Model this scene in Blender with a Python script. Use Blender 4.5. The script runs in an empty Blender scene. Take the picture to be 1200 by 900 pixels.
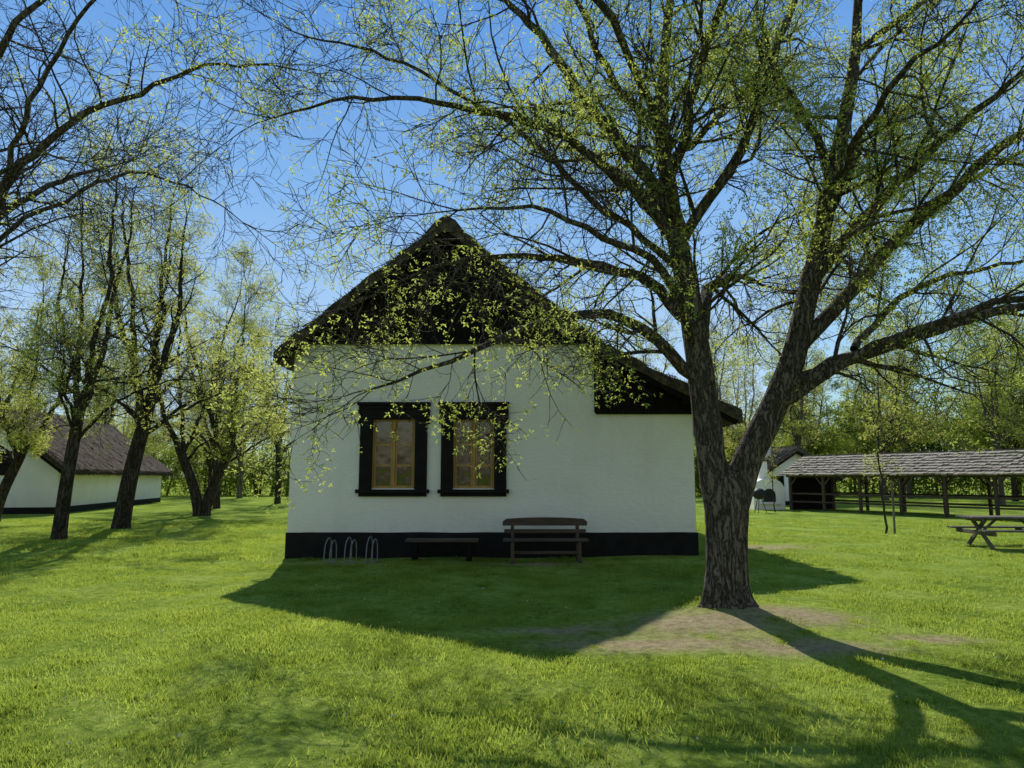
import bpy, math, random
import numpy as np
from mathutils import Vector, Matrix, noise as mnoise
random.seed(7)
C = bpy.context
scene = C.scene

# ------------------------------------------------------------------ materials
def nmat(name):
    m = bpy.data.materials.new(name); m.use_nodes = True
    nt = m.node_tree; nt.nodes.clear()
    out = nt.nodes.new('ShaderNodeOutputMaterial')
    return m, nt, out

def ramp(nt, fac, stops):
    r = nt.nodes.new('ShaderNodeValToRGB')
    els = r.color_ramp.elements
    while len(els) < len(stops): els.new(0.5)
    for e, (p, c) in zip(els, stops):
        e.position = p; e.color = (c[0], c[1], c[2], 1)
    nt.links.new(fac, r.inputs[0]); return r.outputs[0]

def noise_tex(nt, vec, scale, detail=5, rough=0.55):
    n = nt.nodes.new('ShaderNodeTexNoise')
    n.inputs['Scale'].default_value = scale; n.inputs['Detail'].default_value = detail
    n.inputs['Roughness'].default_value = rough
    nt.links.new(vec, n.inputs['Vector']); return n.outputs['Fac']

def mapping(nt, vec, sc):
    mp = nt.nodes.new('ShaderNodeMapping'); mp.inputs['Scale'].default_value = sc
    nt.links.new(vec, mp.inputs['Vector']); return mp.outputs[0]

def surf(name, c1, c2, scale=3, rough=0.8, bump=0.3, bscale=30, stretch=(1,1,1), spec=0.3, dist=0.02, c3=None):
    m, nt, out = nmat(name)
    tc = nt.nodes.new('ShaderNodeTexCoord')
    v = mapping(nt, tc.outputs['Object'], stretch)
    f = noise_tex(nt, v, scale, 6, 0.6)
    stops = [(0.3, c1), (0.7, c2)]
    if c3: stops = [(0.28, c1), (0.5, c2), (0.72, c3)]
    b = nt.nodes.new('ShaderNodeBsdfPrincipled')
    nt.links.new(ramp(nt, f, stops), b.inputs['Base Color'])
    b.inputs['Roughness'].default_value = rough
    b.inputs['Specular IOR Level'].default_value = spec
    f2 = noise_tex(nt, v, bscale, 6, 0.6)
    bp = nt.nodes.new('ShaderNodeBump'); bp.inputs['Strength'].default_value = bump; bp.inputs['Distance'].default_value = dist
    nt.links.new(f2, bp.inputs['Height']); nt.links.new(bp.outputs[0], b.inputs['Normal'])
    nt.links.new(b.outputs[0], out.inputs[0])
    return m

def barkmat(name, lo, mid, hi, vs=16):
    m, nt, out = nmat(name)
    tc = nt.nodes.new('ShaderNodeTexCoord'); v0 = tc.outputs['Object']
    nz = nt.nodes.new('ShaderNodeTexNoise'); nz.inputs['Scale'].default_value = 7; nz.inputs['Detail'].default_value = 5
    nt.links.new(v0, nz.inputs['Vector'])
    vm = nt.nodes.new('ShaderNodeVectorMath'); vm.operation = 'MULTIPLY_ADD'; vm.inputs[1].default_value = (0.12,0.12,0.3)
    nt.links.new(nz.outputs['Color'], vm.inputs[0]); nt.links.new(v0, vm.inputs[2])
    v = mapping(nt, vm.outputs[0], (1,1,0.13))
    f1 = noise_tex(nt, v, vs, 3, 0.5)
    a = nt.nodes.new('ShaderNodeMath'); a.operation='SUBTRACT'; a.inputs[1].default_value=0.5; nt.links.new(f1,a.inputs[0])
    ab = nt.nodes.new('ShaderNodeMath'); ab.operation='ABSOLUTE'; nt.links.new(a.outputs[0],ab.inputs[0])
    pw = nt.nodes.new('ShaderNodeMath'); pw.operation = 'MULTIPLY'; pw.inputs[1].default_value = 5.0
    nt.links.new(ab.outputs[0], pw.inputs[0])
    mn = nt.nodes.new('ShaderNodeMath'); mn.operation = 'MINIMUM'; mn.inputs[1].default_value = 0.6
    nt.links.new(pw.outputs[0], mn.inputs[0])
    f = noise_tex(nt, mapping(nt, v0, (1,1,0.35)), 30, 6, 0.7)
    ad = nt.nodes.new('ShaderNodeMath'); ad.operation = 'MULTIPLY_ADD'; ad.inputs[1].default_value = 0.75
    nt.links.new(f, ad.inputs[0]); nt.links.new(mn.outputs[0], ad.inputs[2])
    b = nt.nodes.new('ShaderNodeBsdfPrincipled'); b.inputs['Roughness'].default_value = 0.95; b.inputs['Specular IOR Level'].default_value = 0.1
    nt.links.new(ramp(nt, ad.outputs[0], [(0.3, lo), (0.65, mid), (1.0, hi)]), b.inputs['Base Color'])
    bp = nt.nodes.new('ShaderNodeBump'); bp.inputs['Strength'].default_value = 0.9; bp.inputs['Distance'].default_value = 0.035
    nt.links.new(ad.outputs[0], bp.inputs['Height']); nt.links.new(bp.outputs[0], b.inputs['Normal'])
    nt.links.new(b.outputs[0], out.inputs[0]); return m

def leafmat(name, c1, c2, t1, t2, tmix=0.5, patch=0.7, kp=0.5, kr=0.6):
    m, nt, out = nmat(name)
    g = nt.nodes.new('ShaderNodeNewGeometry')
    f = noise_tex(nt, g.outputs['Position'], patch, 3)
    mm = nt.nodes.new('ShaderNodeMath'); mm.operation = 'ADD'
    m2 = nt.nodes.new('ShaderNodeMath'); m2.operation = 'MULTIPLY'; m2.inputs[1].default_value = kr
    nt.links.new(g.outputs['Random Per Island'], m2.inputs[0])
    m3 = nt.nodes.new('ShaderNodeMath'); m3.operation = 'MULTIPLY'; m3.inputs[1].default_value = kp
    nt.links.new(f, m3.inputs[0])
    nt.links.new(m2.outputs[0], mm.inputs[0]); nt.links.new(m3.outputs[0], mm.inputs[1])
    d = nt.nodes.new('ShaderNodeBsdfDiffuse'); t = nt.nodes.new('ShaderNodeBsdfTranslucent')
    nt.links.new(ramp(nt, mm.outputs[0], [(0.15, c1), (0.85, c2)]), d.inputs[0])
    nt.links.new(ramp(nt, mm.outputs[0], [(0.15, t1), (0.85, t2)]), t.inputs[0])
    mx = nt.nodes.new('ShaderNodeMixShader'); mx.inputs[0].default_value = tmix
    nt.links.new(d.outputs[0], mx.inputs[1]); nt.links.new(t.outputs[0], mx.inputs[2])
    nt.links.new(mx.outputs[0], out.inputs[0])
    return m

BARK = barkmat('bark', (0.022,0.017,0.013), (0.095,0.078,0.060), (0.19,0.16,0.125), 20)
BARK2 = barkmat('bark_row', (0.015,0.012,0.009), (0.05,0.04,0.03), (0.10,0.082,0.062), 14)
BARK3 = surf('bark_distant', (0.06,0.05,0.04), (0.15,0.13,0.105), 3, 0.95, 0.5, 12, (1,1,0.3), 0.15, 0.05)
LEAF = leafmat('locust_leaves', (0.13,0.17,0.03), (0.25,0.29,0.06), (0.38,0.48,0.07), (0.72,0.78,0.18), 0.6)
LEAF2 = leafmat('row_leaves', (0.14,0.16,0.035), (0.26,0.27,0.065), (0.44,0.50,0.08), (0.74,0.75,0.20), 0.6)
LEAF3 = leafmat('woodland_leaves', (0.07,0.11,0.022), (0.16,0.21,0.04), (0.20,0.29,0.035), (0.48,0.56,0.09), 0.55)
GRASS = leafmat('grass_blades', (0.07,0.115,0.014), (0.20,0.26,0.05), (0.23,0.33,0.028), (0.56,0.66,0.11), 0.58, 1.6, 0.95, 0.25)
THATCH = surf('thatch', (0.040,0.032,0.025), (0.135,0.11,0.083), 7, 0.95, 1.0, 26, (0.9,4.5,0.9), 0.05, 0.08, (0.27,0.225,0.17))
BLACKWOOD = surf('tarred_boards', (0.006,0.005,0.0045), (0.018,0.015,0.012), 5, 0.85, 0.5, 30, (4,4,0.4), 0.1, 0.01)
BLACKPAINT = surf('black_paint', (0.007,0.0065,0.006), (0.016,0.015,0.014), 4, 0.7, 0.4, 40, (1,1,1), 0.15, 0.006)
BENCHW = surf('weathered_bench_wood', (0.045,0.030,0.022), (0.12,0.08,0.055), 5, 0.7, 0.5, 30, (0.5,4,4), 0.3, 0.01)
GREYW = surf('grey_wood', (0.07,0.058,0.045), (0.19,0.165,0.135), 4, 0.85, 0.6, 25, (1,1,1), 0.2, 0.01)
OCHRE = surf('ochre_window_wood', (0.34,0.18,0.045), (0.52,0.30,0.085), 5, 0.45, 0.3, 30, (3,3,0.5), 0.4, 0.005)
STEEL = surf('galvanised_steel', (0.14,0.145,0.15), (0.26,0.265,0.27), 20, 0.6, 0.1, 60, (1,1,1), 0.4, 0.002)
CURTAIN = surf('curtain_cloth', (0.015,0.010,0.007), (0.19,0.12,0.055), 2.2, 0.9, 0.6, 8, (3,1,1.2), 0.1, 0.03)
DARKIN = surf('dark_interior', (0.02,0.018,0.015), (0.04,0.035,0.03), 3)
IRON = surf('cast_iron', (0.012,0.012,0.012), (0.03,0.028,0.026), 8, 0.6)
SHING = surf('shingle_wood', (0.10,0.085,0.065), (0.36,0.32,0.25), 3.5, 0.85, 0.6, 30, (1,1,1), 0.1, 0.01, (0.24,0.205,0.155))
PETAL = surf('flower_white', (0.7,0.7,0.65), (0.85,0.85,0.8), 5)

def whitewash():
    m, nt, out = nmat('whitewash')
    tc = nt.nodes.new('ShaderNodeTexCoord'); v = tc.outputs['Object']
    b = nt.nodes.new('ShaderNodeBsdfPrincipled')
    big = noise_tex(nt, mapping(nt, v, (1,1,0.6)), 0.9, 6, 0.65)
    col = ramp(nt, big, [(0.28, (0.85,0.80,0.73)), (0.5, (0.93,0.885,0.83)), (0.8, (0.95,0.915,0.86))])
    sep = nt.nodes.new('ShaderNodeSeparateXYZ'); nt.links.new(v, sep.inputs[0])
    mr = nt.nodes.new('ShaderNodeMapRange'); mr.inputs[1].default_value = 0.45; mr.inputs[2].default_value = 1.1
    mr.inputs[3].default_value = 0.5; mr.inputs[4].default_value = 0.0
    nt.links.new(sep.outputs[2], mr.inputs[0])
    n3 = noise_tex(nt, v, 5, 6, 0.7)
    mu = nt.nodes.new('ShaderNodeMath'); mu.operation = 'MULTIPLY'
    nt.links.new(mr.outputs[0], mu.inputs[0]); nt.links.new(n3, mu.inputs[1])
    mix = nt.nodes.new('ShaderNodeMixRGB'); mix.inputs[2].default_value = (0.5,0.47,0.38,1)
    nt.links.new(mu.outputs[0], mix.inputs[0]); nt.links.new(col, mix.inputs[1])
    nt.links.new(mix.outputs[0], b.inputs['Base Color'])
    b.inputs['Roughness'].default_value = 0.9; b.inputs['Specular IOR Level'].default_value = 0.15
    mp = nt.nodes.new('ShaderNodeMapping'); mp.inputs['Rotation'].default_value = (math.pi/2, 0, 0)
    nt.links.new(v, mp.inputs[0])
    br = nt.nodes.new('ShaderNodeTexBrick'); br.inputs['Scale'].default_value = 1.0
    br.inputs['Brick Width'].default_value = 0.29; br.inputs['Row Height'].default_value = 0.085
    br.inputs['Mortar Size'].default_value = 0.012; br.inputs['Mortar Smooth'].default_value = 1.0
    nt.links.new(mp.outputs[0], br.inputs['Vector'])
    f2 = noise_tex(nt, mapping(nt, v, (1,1,1.6)), 7, 6, 0.6)
    ma = nt.nodes.new('ShaderNodeMath'); ma.operation = 'MULTIPLY_ADD'; ma.inputs[1].default_value = -0.06
    nt.links.new(br.outputs['Fac'], ma.inputs[0]); nt.links.new(f2, ma.inputs[2])
    bp = nt.nodes.new('ShaderNodeBump'); bp.inputs['Strength'].default_value = 0.6; bp.inputs['Distance'].default_value = 0.035
    nt.links.new(ma.outputs[0], bp.inputs['Height']); nt.links.new(bp.outputs[0], b.inputs['Normal'])
    nt.links.new(b.outputs[0], out.inputs[0]); return m
WHITE = whitewash()

def glassmat():
    m, nt, out = nmat('window_glass')
    tr = nt.nodes.new('ShaderNodeBsdfTransparent'); gl = nt.nodes.new('ShaderNodeBsdfGlossy')
    gl.inputs['Roughness'].default_value = 0.02
    fr = nt.nodes.new('ShaderNodeFresnel'); fr.inputs[0].default_value = 1.9
    mx = nt.nodes.new('ShaderNodeMixShader')
    tcw = nt.nodes.new('ShaderNodeTexCoord'); nf = noise_tex(nt, tcw.outputs['Object'], 2.5, 2)
    bp = nt.nodes.new('ShaderNodeBump'); bp.inputs['Strength'].default_value = 0.15; bp.inputs['Distance'].default_value = 0.05
    nt.links.new(nf, bp.inputs['Height']); nt.links.new(bp.outputs[0], gl.inputs['Normal'])
    nt.links.new(fr.outputs[0], mx.inputs[0]); nt.links.new(tr.outputs[0], mx.inputs[1]); nt.links.new(gl.outputs[0], mx.inputs[2])
    nt.links.new(mx.outputs[0], out.inputs[0]); return m
GLASS = glassmat()

# ------------------------------------------------------------------ mesh helpers
def link(o):
    C.collection.objects.link(o); return o

def quad_mesh(name, V, F, mats, mi=None, smooth=None):
    V = np.asarray(V, dtype=np.float32); F = np.asarray(F, dtype=np.int32)
    me = bpy.data.meshes.new(name)
    me.vertices.add(len(V)); me.vertices.foreach_set('co', V.ravel())
    me.loops.add(len(F)*4); me.loops.foreach_set('vertex_index', F.ravel())
    me.polygons.add(len(F)); me.polygons.foreach_set('loop_start', np.arange(0, len(F)*4, 4, dtype=np.int32))
    for m in mats: me.materials.append(m)
    if mi is not None: me.polygons.foreach_set('material_index', np.asarray(mi, dtype=np.int32))
    if smooth is not None: me.polygons.foreach_set('use_smooth', np.asarray(smooth, dtype=bool))
    me.update(calc_edges=True)
    return me

class Group:
    def __init__(s, name, loc, rotz=0.0):
        s.e = bpy.data.objects.new(name, None); s.e.location = loc; s.e.rotation_euler = (0,0,rotz)
        s.e.empty_display_size = 0.3; link(s.e)
    def add(s, name, me):
        o = bpy.data.objects.new(name, me); o.parent = s.e; link(o); return o
    def mesh(s, name, V, F, mat, smooth=False):
        me = bpy.data.meshes.new(name); me.from_pydata([tuple(v) for v in V], [], F)
        me.materials.append(mat)
        if smooth:
            for p in me.polygons: p.use_smooth = True
        return s.add(name, me)
    def box(s, name, x0,x1,y0,y1,z0,z1, mat, bev=0.006, rot=None):
        cx,cy,cz = (x0+x1)/2,(y0+y1)/2,(z0+z1)/2
        hx,hy,hz = (x1-x0)/2,(y1-y0)/2,(z1-z0)/2
        V = [(sx*hx,sy*hy,sz*hz) for sz in (-1,1) for sy in (-1,1) for sx in (-1,1)]
        F = [(0,2,3,1),(4,5,7,6),(0,1,5,4),(2,6,7,3),(0,4,6,2),(1,3,7,5)]
        o = s.mesh(name, V, F, mat); o.location = (cx,cy,cz)
        if rot: o.rotation_euler = rot
        if bev > 0:
            b = o.modifiers.new('bev','BEVEL'); b.width = min(bev, min(hx,hy,hz)*0.6); b.segments = 2
        return o
    def beam(s, name, p, q, w, t, mat):
        p = Vector(p); q = Vector(q); d = q-p; L = d.length
        o = s.box(name, -w/2,w/2,-t/2,t/2,-L/2,L/2, mat)
        o.rotation_mode = 'QUATERNION'; o.rotation_quaternion = d.to_track_quat('Z','Y'); o.location = (p+q)/2
        return o

def boxes_mesh(B):
    V=[];F=[]
    for (x0,x1,y0,y1,z0,z1) in B:
        n=len(V)
        V += [(x,y,z) for z in (z0,z1) for y in (y0,y1) for x in (x0,x1)]
        F += [(n+a,n+b,n+c,n+d) for a,b,c,d in [(0,2,3,1),(4,5,7,6),(0,1,5,4),(2,6,7,3),(0,4,6,2),(1,3,7,5)]]
    return V,F

# ------------------------------------------------------------------ terrain
DIRT = [(2.1,8.1,1.0,.6),(1.4,7.3,1.2,0.32),(3.3,8.5,.8,0.5),(2.8,7.2,1.0,0.34),(6.0,17.3,1.1,.7),(-3.2,14.3,1.0,0.25),
        (0.6,14.2,1.0,0.25),(4.4,7.7,.6,0.2),(0.5,8.0,.7,0.22)]
def dirt(x,y):
    m = 0
    for (cx,cy,rx,ry) in DIRT:
        d = ((x-cx)/rx)**2+((y-cy)/ry)**2
        m = max(m, math.exp(-d*0.7))
    return m
def gh(x,y):
    r2 = (x-2.6)**2+(y-8.9)**2
    h = 0.13*math.exp(-r2/1.8)
    if abs(x)<30 and y<45:
        h += 0.05*(mnoise.noise(Vector((x*0.35,y*0.35,1.3)))) + 0.022*mnoise.noise(Vector((x*1.7,y*1.7,4.2)))
    return h

def axis(lo, hi, step, far):
    a = list(np.arange(lo, hi+1e-6, step)); st=step; v=hi; up=[]
    while v < far: st*=1.35; v+=st; up.append(v)
    st=step; v=lo; dn=[]
    while v > -far: st*=1.35; v-=st; dn.append(v)
    return np.array(dn[::-1]+a+up)
gx = axis(-16,16,0.2,700); gy = axis(2,26,0.2,700)
V = np.array([(x,y,gh(x,y)) for y in gy for x in gx], dtype=np.float32)
nx_, ny_ = len(gx), len(gy)
ii = np.arange((ny_-1)*(nx_-1)); r_ = ii//(nx_-1); c_ = ii%(nx_-1)
a_ = r_*nx_+c_
F = np.stack([a_,a_+1,a_+1+nx_,a_+nx_],1)

def groundmat():
    m, nt, out = nmat('lawn_ground')
    g = nt.nodes.new('ShaderNodeNewGeometry'); v = g.outputs['Position']
    n1 = noise_tex(nt, v, 0.6, 6, 0.7); n2 = noise_tex(nt, v, 9, 8, 0.8)
    a = nt.nodes.new('ShaderNodeMath'); a.operation='MULTIPLY_ADD'; a.inputs[1].default_value=0.55
    nt.links.new(n2,a.inputs[0])
    b_ = nt.nodes.new('ShaderNodeMath'); b_.operation='MULTIPLY'; b_.inputs[1].default_value=0.5
    nt.links.new(n1,b_.inputs[0]); nt.links.new(b_.outputs[0],a.inputs[2])
    grass = ramp(nt, a.outputs[0], [(0.38,(0.055,0.095,0.014)),(0.5,(0.19,0.27,0.04)),(0.64,(0.38,0.46,0.10))])
    soil = ramp(nt, n2, [(0.3,(0.17,0.135,0.075)),(0.5,(0.38,0.31,0.185)),(0.75,(0.55,0.47,0.30))])
    at = nt.nodes.new('ShaderNodeAttribute'); at.attribute_name='dirt'
    n3 = noise_tex(nt, v, 5, 10, 0.8)
    s = nt.nodes.new('ShaderNodeMath'); s.operation='MULTIPLY_ADD'; s.inputs[1].default_value=0.75; nt.links.new(at.outputs['Fac'],s.inputs[0]); nt.links.new(n3,s.inputs[2])
    mr = nt.nodes.new('ShaderNodeMapRange'); mr.inputs[1].default_value=0.72; mr.inputs[2].default_value=1.2
    nt.links.new(s.outputs[0],mr.inputs[0])
    mix = nt.nodes.new('ShaderNodeMixRGB'); nt.links.new(mr.outputs[0],mix.inputs[0]); nt.links.new(grass,mix.inputs[1]); nt.links.new(soil,mix.inputs[2])
    p = nt.nodes.new('ShaderNodeBsdfDiffuse')
    nt.links.new(mix.outputs[0],p.inputs['Color'])
    bp = nt.nodes.new('ShaderNodeBump'); bp.inputs['Strength'].default_value=0.8; bp.inputs['Distance'].default_value=0.06
    nb = noise_tex(nt, v, 22, 6, 0.75)
    nt.links.new(nb,bp.inputs['Height']); nt.links.new(bp.outputs[0],p.inputs['Normal'])
    nt.links.new(p.outputs[0],out.inputs[0]); return m
me = quad_mesh('ground', V, F, [groundmat()], None, np.ones(len(F)))
at = me.attributes.new('dirt','FLOAT','POINT')
at.data.foreach_set('value', np.array([dirt(v[0],v[1]) if (abs(v[0])<16 and v[1]<26) else 0 for v in V], dtype=np.float32))
link(bpy.data.objects.new('ground', me))

# grass tufts
rng = np.random.default_rng(3)
nb = 380
ang = rng.uniform(0,2*np.pi,nb); rad = np.abs(rng.normal(0,0.22,nb))
bx = np.cos(ang)*rad; by = np.sin(ang)*rad
h = rng.uniform(0.014,0.042,nb)*np.exp(-(rad/0.7)**2); w = rng.uniform(0.0028,0.005,nb)
fa = rng.uniform(0,2*np.pi,nb); lean = rng.uniform(0.2,1.1,nb)*h; la = rng.uniform(0,2*np.pi,nb)
px = np.cos(fa)*w; py = np.sin(fa)*w
tx = bx+np.cos(la)*lean; ty = by+np.sin(la)*lean
Vg = np.stack([np.stack([bx-px,by-py,-0.01+0*h],1), np.stack([bx+px,by+py,-0.01+0*h],1),
               np.stack([tx+px*.3,ty+py*.3,h],1), np.stack([tx-px*.3,ty-py*.3,h],1)],1).reshape(-1,3)
Fg = np.arange(nb*4).reshape(-1,4)
tuft = bpy.data.objects.new('grass_tuft', quad_mesh('grass_tuft', Vg, Fg, [GRASS])); link(tuft)
PV=[];PF=[]
y = 3.6
cnt=0
while y < 28:
    dens = 8.5 if y<9 else (4.4 if y<15 else (2.6 if y<22 else 1.8))
    half = 0.76*y+1.0
    nrow = int(dens*0.5*2*half)
    for k in range(nrow):
        x = random.uniform(-half,half); yy = y+random.uniform(0,0.5)
        if -4.8<x<3.95 and 15.25<yy<28: continue
        n1 = mnoise.noise(Vector((x*0.9,yy*0.9,9)))
        n2 = mnoise.noise(Vector((x*3,yy*3,2)))
        dd = dirt(x,yy)
        if random.random() < min(.9, max(0, (dd+0.5*n2-.15)*1.5)): continue
        s = 1.0+0.6*n1+0.45*n2+random.uniform(-0.25,0.25)
        if dd>0.2: s*=0.6
        s = max(0.45,s)
        if yy>15: s*=1.3
        a = random.uniform(0,2*math.pi); z=gh(x,yy)
        n=len(PV)
        for q in range(4):
            aa=a+q*math.pi/2
            PV.append((x+s*0.7071*math.cos(aa), yy+s*0.7071*math.sin(aa), z))
        PF.append((n,n+1,n+2,n+3)); cnt+=1
    y += 0.5
gp = bpy.data.objects.new('lawn_grass', quad_mesh('lawn_grass', PV, PF, [GRASS])); link(gp)
gp.instance_type='FACES'; gp.use_instance_faces_scale=True; gp.instance_faces_scale=1.0
gp.show_instancer_for_render=False; gp.show_instancer_for_viewport=False
tuft.parent = gp
print('tufts',cnt)

FV=[];FF=[]
for k in range(50):
    yy=random.uniform(4.5,12); x=random.uniform(-0.75*yy,0.75*yy)
    if dirt(x,yy)>0.3: continue
    z=gh(x,yy)+random.uniform(0.03,0.05); r=random.uniform(0.006,0.010)
    for q in range(3):
        a=random.uniform(0,math.pi); n=len(FV); c=math.cos(a)*r; s_=math.sin(a)*r
        FV+=[(x-c,yy-s_,z-r*.7),(x+c,yy+s_,z-r*.7),(x+c,yy+s_,z+r*.7),(x-c,yy-s_,z+r*.7)]; FF.append((n,n+1,n+2,n+3))
link(bpy.data.objects.new('daisy_flowers', quad_mesh('daisy_flowers',FV,FF,[PETAL])))

# ------------------------------------------------------------------ trees
def nrm(v): return v/ (np.linalg.norm(v)+1e-9)
def catmull(P, step):
    P = [np.array(p,float) for p in P]
    P = [2*P[0]-P[1]] + P + [2*P[-1]-P[-2]]
    out=[]
    for i in range(1,len(P)-2):
        p0,p1,p2,p3 = P[i-1:i+3]
        n = max(2,int(np.linalg.norm((p2-p1)[:3])/step))
        for k in range(n):
            t=k/n
            out.append(0.5*((2*p1)+(-p0+p2)*t+(2*p0-5*p1+4*p2-p3)*t*t+(-p0+3*p1-3*p2+p3)*t**3))
    out.append(P[-2]); return np.array(out)

def leaf_template(npairs):
    quads=[]
    def leaf(b,d,l,w):
        b=np.array(b,float); d=nrm(np.array(d,float)); p=np.array([-d[1],d[0],0])
        quads.append([b, b+0.5*l*d+0.5*w*p+np.array([0,0,-.02]), b+l*d+np.array([0,0,-.05]), b+0.5*l*d-0.5*w*p+np.array([0,0,-.02])])
    for i in range(npairs):
        a = 0.22+0.65*i/max(1,npairs-1)
        l = 0.32*(1-0.2*abs(i-npairs/2)/npairs)
        leaf((a,0,0),(0.35,1,0),l,0.14); leaf((a,0,0),(0.35,-1,0),l,0.14)
    leaf((0.92,0,0),(1,0,0),0.32,0.14)
    return np.array(quads)

class Tree:
    def __init__(s, seed, cfg):
        s.r = np.random.default_rng(seed); s.py = random.Random(seed); s.b = {}; s.sp=[]; s.hi=[]; s.cfg=cfg
    def tube(s, P, R, sides):
        s.b.setdefault((len(P),sides),[]).append((P,R))
    def hitube(s, PR, sides=36, amp=0.06, flare=False, base=0.0):
        V=[];n=len(PR)
        P=PR[:,:3]; T=np.gradient(P,axis=0)
        for i in range(n):
            t=nrm(T[i]); n1=nrm(np.cross(np.array([0,1.0,0]),t)); n2=np.cross(t,n1)
            for k in range(sides):
                a=2*math.pi*k/sides; ca,sa=math.cos(a),math.sin(a)
                ns = mnoise.noise(Vector((ca*3.2,sa*3.2,P[i][2]*1.3+5)))
                ns2= mnoise.noise(Vector((ca*1.1,sa*1.1,P[i][2]*0.8+15)))
                r = PR[i,3]*(1+amp*(1-4*abs(ns))+amp*1.3*ns2)
                if flare:
                    zz=max(0,P[i][2]-base)
                    r*=1+0.34*math.exp(-zz/0.16)*(0.65+0.5*math.cos(5*a+1)+0.35*math.cos(3*a+2))
                V.append(P[i]+r*(ca*n1+sa*n2))
        F=[(i*sides+k, i*sides+(k+1)%sides, (i+1)*sides+(k+1)%sides, (i+1)*sides+k) for i in range(n-1) for k in range(sides)]
        s.hi.append((np.array(V),np.array(F)))
    def off(s, d, ang):
        az = s.py.uniform(0,2*math.pi)
        ref = np.array([0,0,1.0]) if abs(d[2])<0.85 else np.array([1.0,0,0])
        n1 = nrm(np.cross(d,ref)); n2 = np.cross(d,n1)
        return nrm(math.cos(ang)*d+math.sin(ang)*(math.cos(az)*n1+math.sin(az)*n2))
    def grow(s, p, d, L, r, lvl):
        c=s.cfg; n=c['n'][lvl]; wob=c['wob'][lvl]; tr=c['trop'][lvl]
        P=[p]; st=L/(n-1)
        W = s.r.normal(0,wob,(n,3))
        D=[d]
        for i in range(n-1):
            d = d+W[i]; d[2]+=tr; d=nrm(d); p=p+d*st; P.append(p); D.append(d)
        P=np.array(P); R=np.linspace(r, max(r*0.3,c['rmin']*0.6), n)
        s.tube(P,R,c['sides'][lvl])
        if lvl < len(c['n'])-1:
            k = c['kids'][lvl]; k=int(k*s.py.uniform(0.7,1.3)+0.5)
            for j in range(k):
                t = 0.15+0.85*(j+s.py.random())/k
                idx=min(n-2,int(t*(n-1))); f=t*(n-1)-idx
                q=P[idx]*(1-f)+P[min(n-1,idx+1)]*f
                cl = c['len'][lvl+1]*s.py.uniform(0.6,1.3)*(1-0.35*t)
                rr = max(c['rmin'], R[idx]*0.55)
                s.grow(q, s.off(D[idx], math.radians(s.py.uniform(28,68))), cl, rr, lvl+1)
        if lvl >= len(c['n'])-2:
            s.leaves(P,D,lvl)
    def leaves(s,P,D,lvl):
        c=s.cfg
        tip=P[-1]
        den = 0.5+1.5*mnoise.noise(Vector(tip*0.8)+Vector((c['ls'],0,0)))
        for (ax,ay,az,ar,am) in c.get('attr',()):
            dd=((tip[0]-ax)**2+(tip[1]-ay)**2+(tip[2]-az)**2)/(ar*ar)
            den += am*math.exp(-dd)
        pr = c['leafp']*max(0.14,den)
        for i in range(max(1,len(P)-2),len(P)):
            m = int(pr*(2.8 if i==len(P)-1 else 1.1) + s.py.random()*min(1,.45+pr))
            for _ in range(m):
                dv = s.off(D[i], math.radians(s.py.uniform(25,80)))
                dv = nrm(dv+np.array([0,0,-0.25]))
                s.sp.append((P[i], dv, c['leafs']*s.py.uniform(0.5,1.3)))
    def limb(s, pts, kids_per_m=2.2, t0=0.12, klen=1.0, sides=8, hi=False, kink=None):
        PR = catmull(pts, 0.22)
        n=len(PR)
        kk = (0.003 if hi else 0.03) if kink is None else kink
        w = s.r.normal(0,kk,(n,3)); w[0]=0; w=np.cumsum(w,0); w-=np.linspace(0,1,n)[:,None]*w[-1]
        PR[:,:3]+=w
        if hi: s.hitube(catmull([tuple(q) for q in PR[::3]]+[tuple(PR[-1])],0.09), sides, 0.05)
        else: s.tube(PR[:,:3].copy(), np.maximum(PR[:,3],0.006), sides)
        T=np.gradient(PR[:,:3],axis=0); L=np.linalg.norm(T,axis=1).sum()
        k=int(L*kids_per_m)
        for j in range(k):
            t=t0+(1-t0)*(j+s.py.random())/k
            i=min(n-1,int(t*(n-1))); d=nrm(T[i])
            cl=s.cfg['len'][0]*s.py.uniform(0.45,1.3)*(1-0.45*t)*klen
            rr=min(max(s.cfg['rmin']*2, PR[i,3]*0.4), s.cfg['rmax1'])
            s.grow(PR[i,:3].copy(), s.off(d,math.radians(s.py.uniform(35,75))), cl, rr, 0)
        d=nrm(T[-1])
        for _ in range(3): s.grow(PR[-1,:3].copy(), s.off(d,math.radians(s.py.uniform(5,35))), s.cfg['len'][0]*0.6, s.cfg['rmin']*2, 0)
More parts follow.
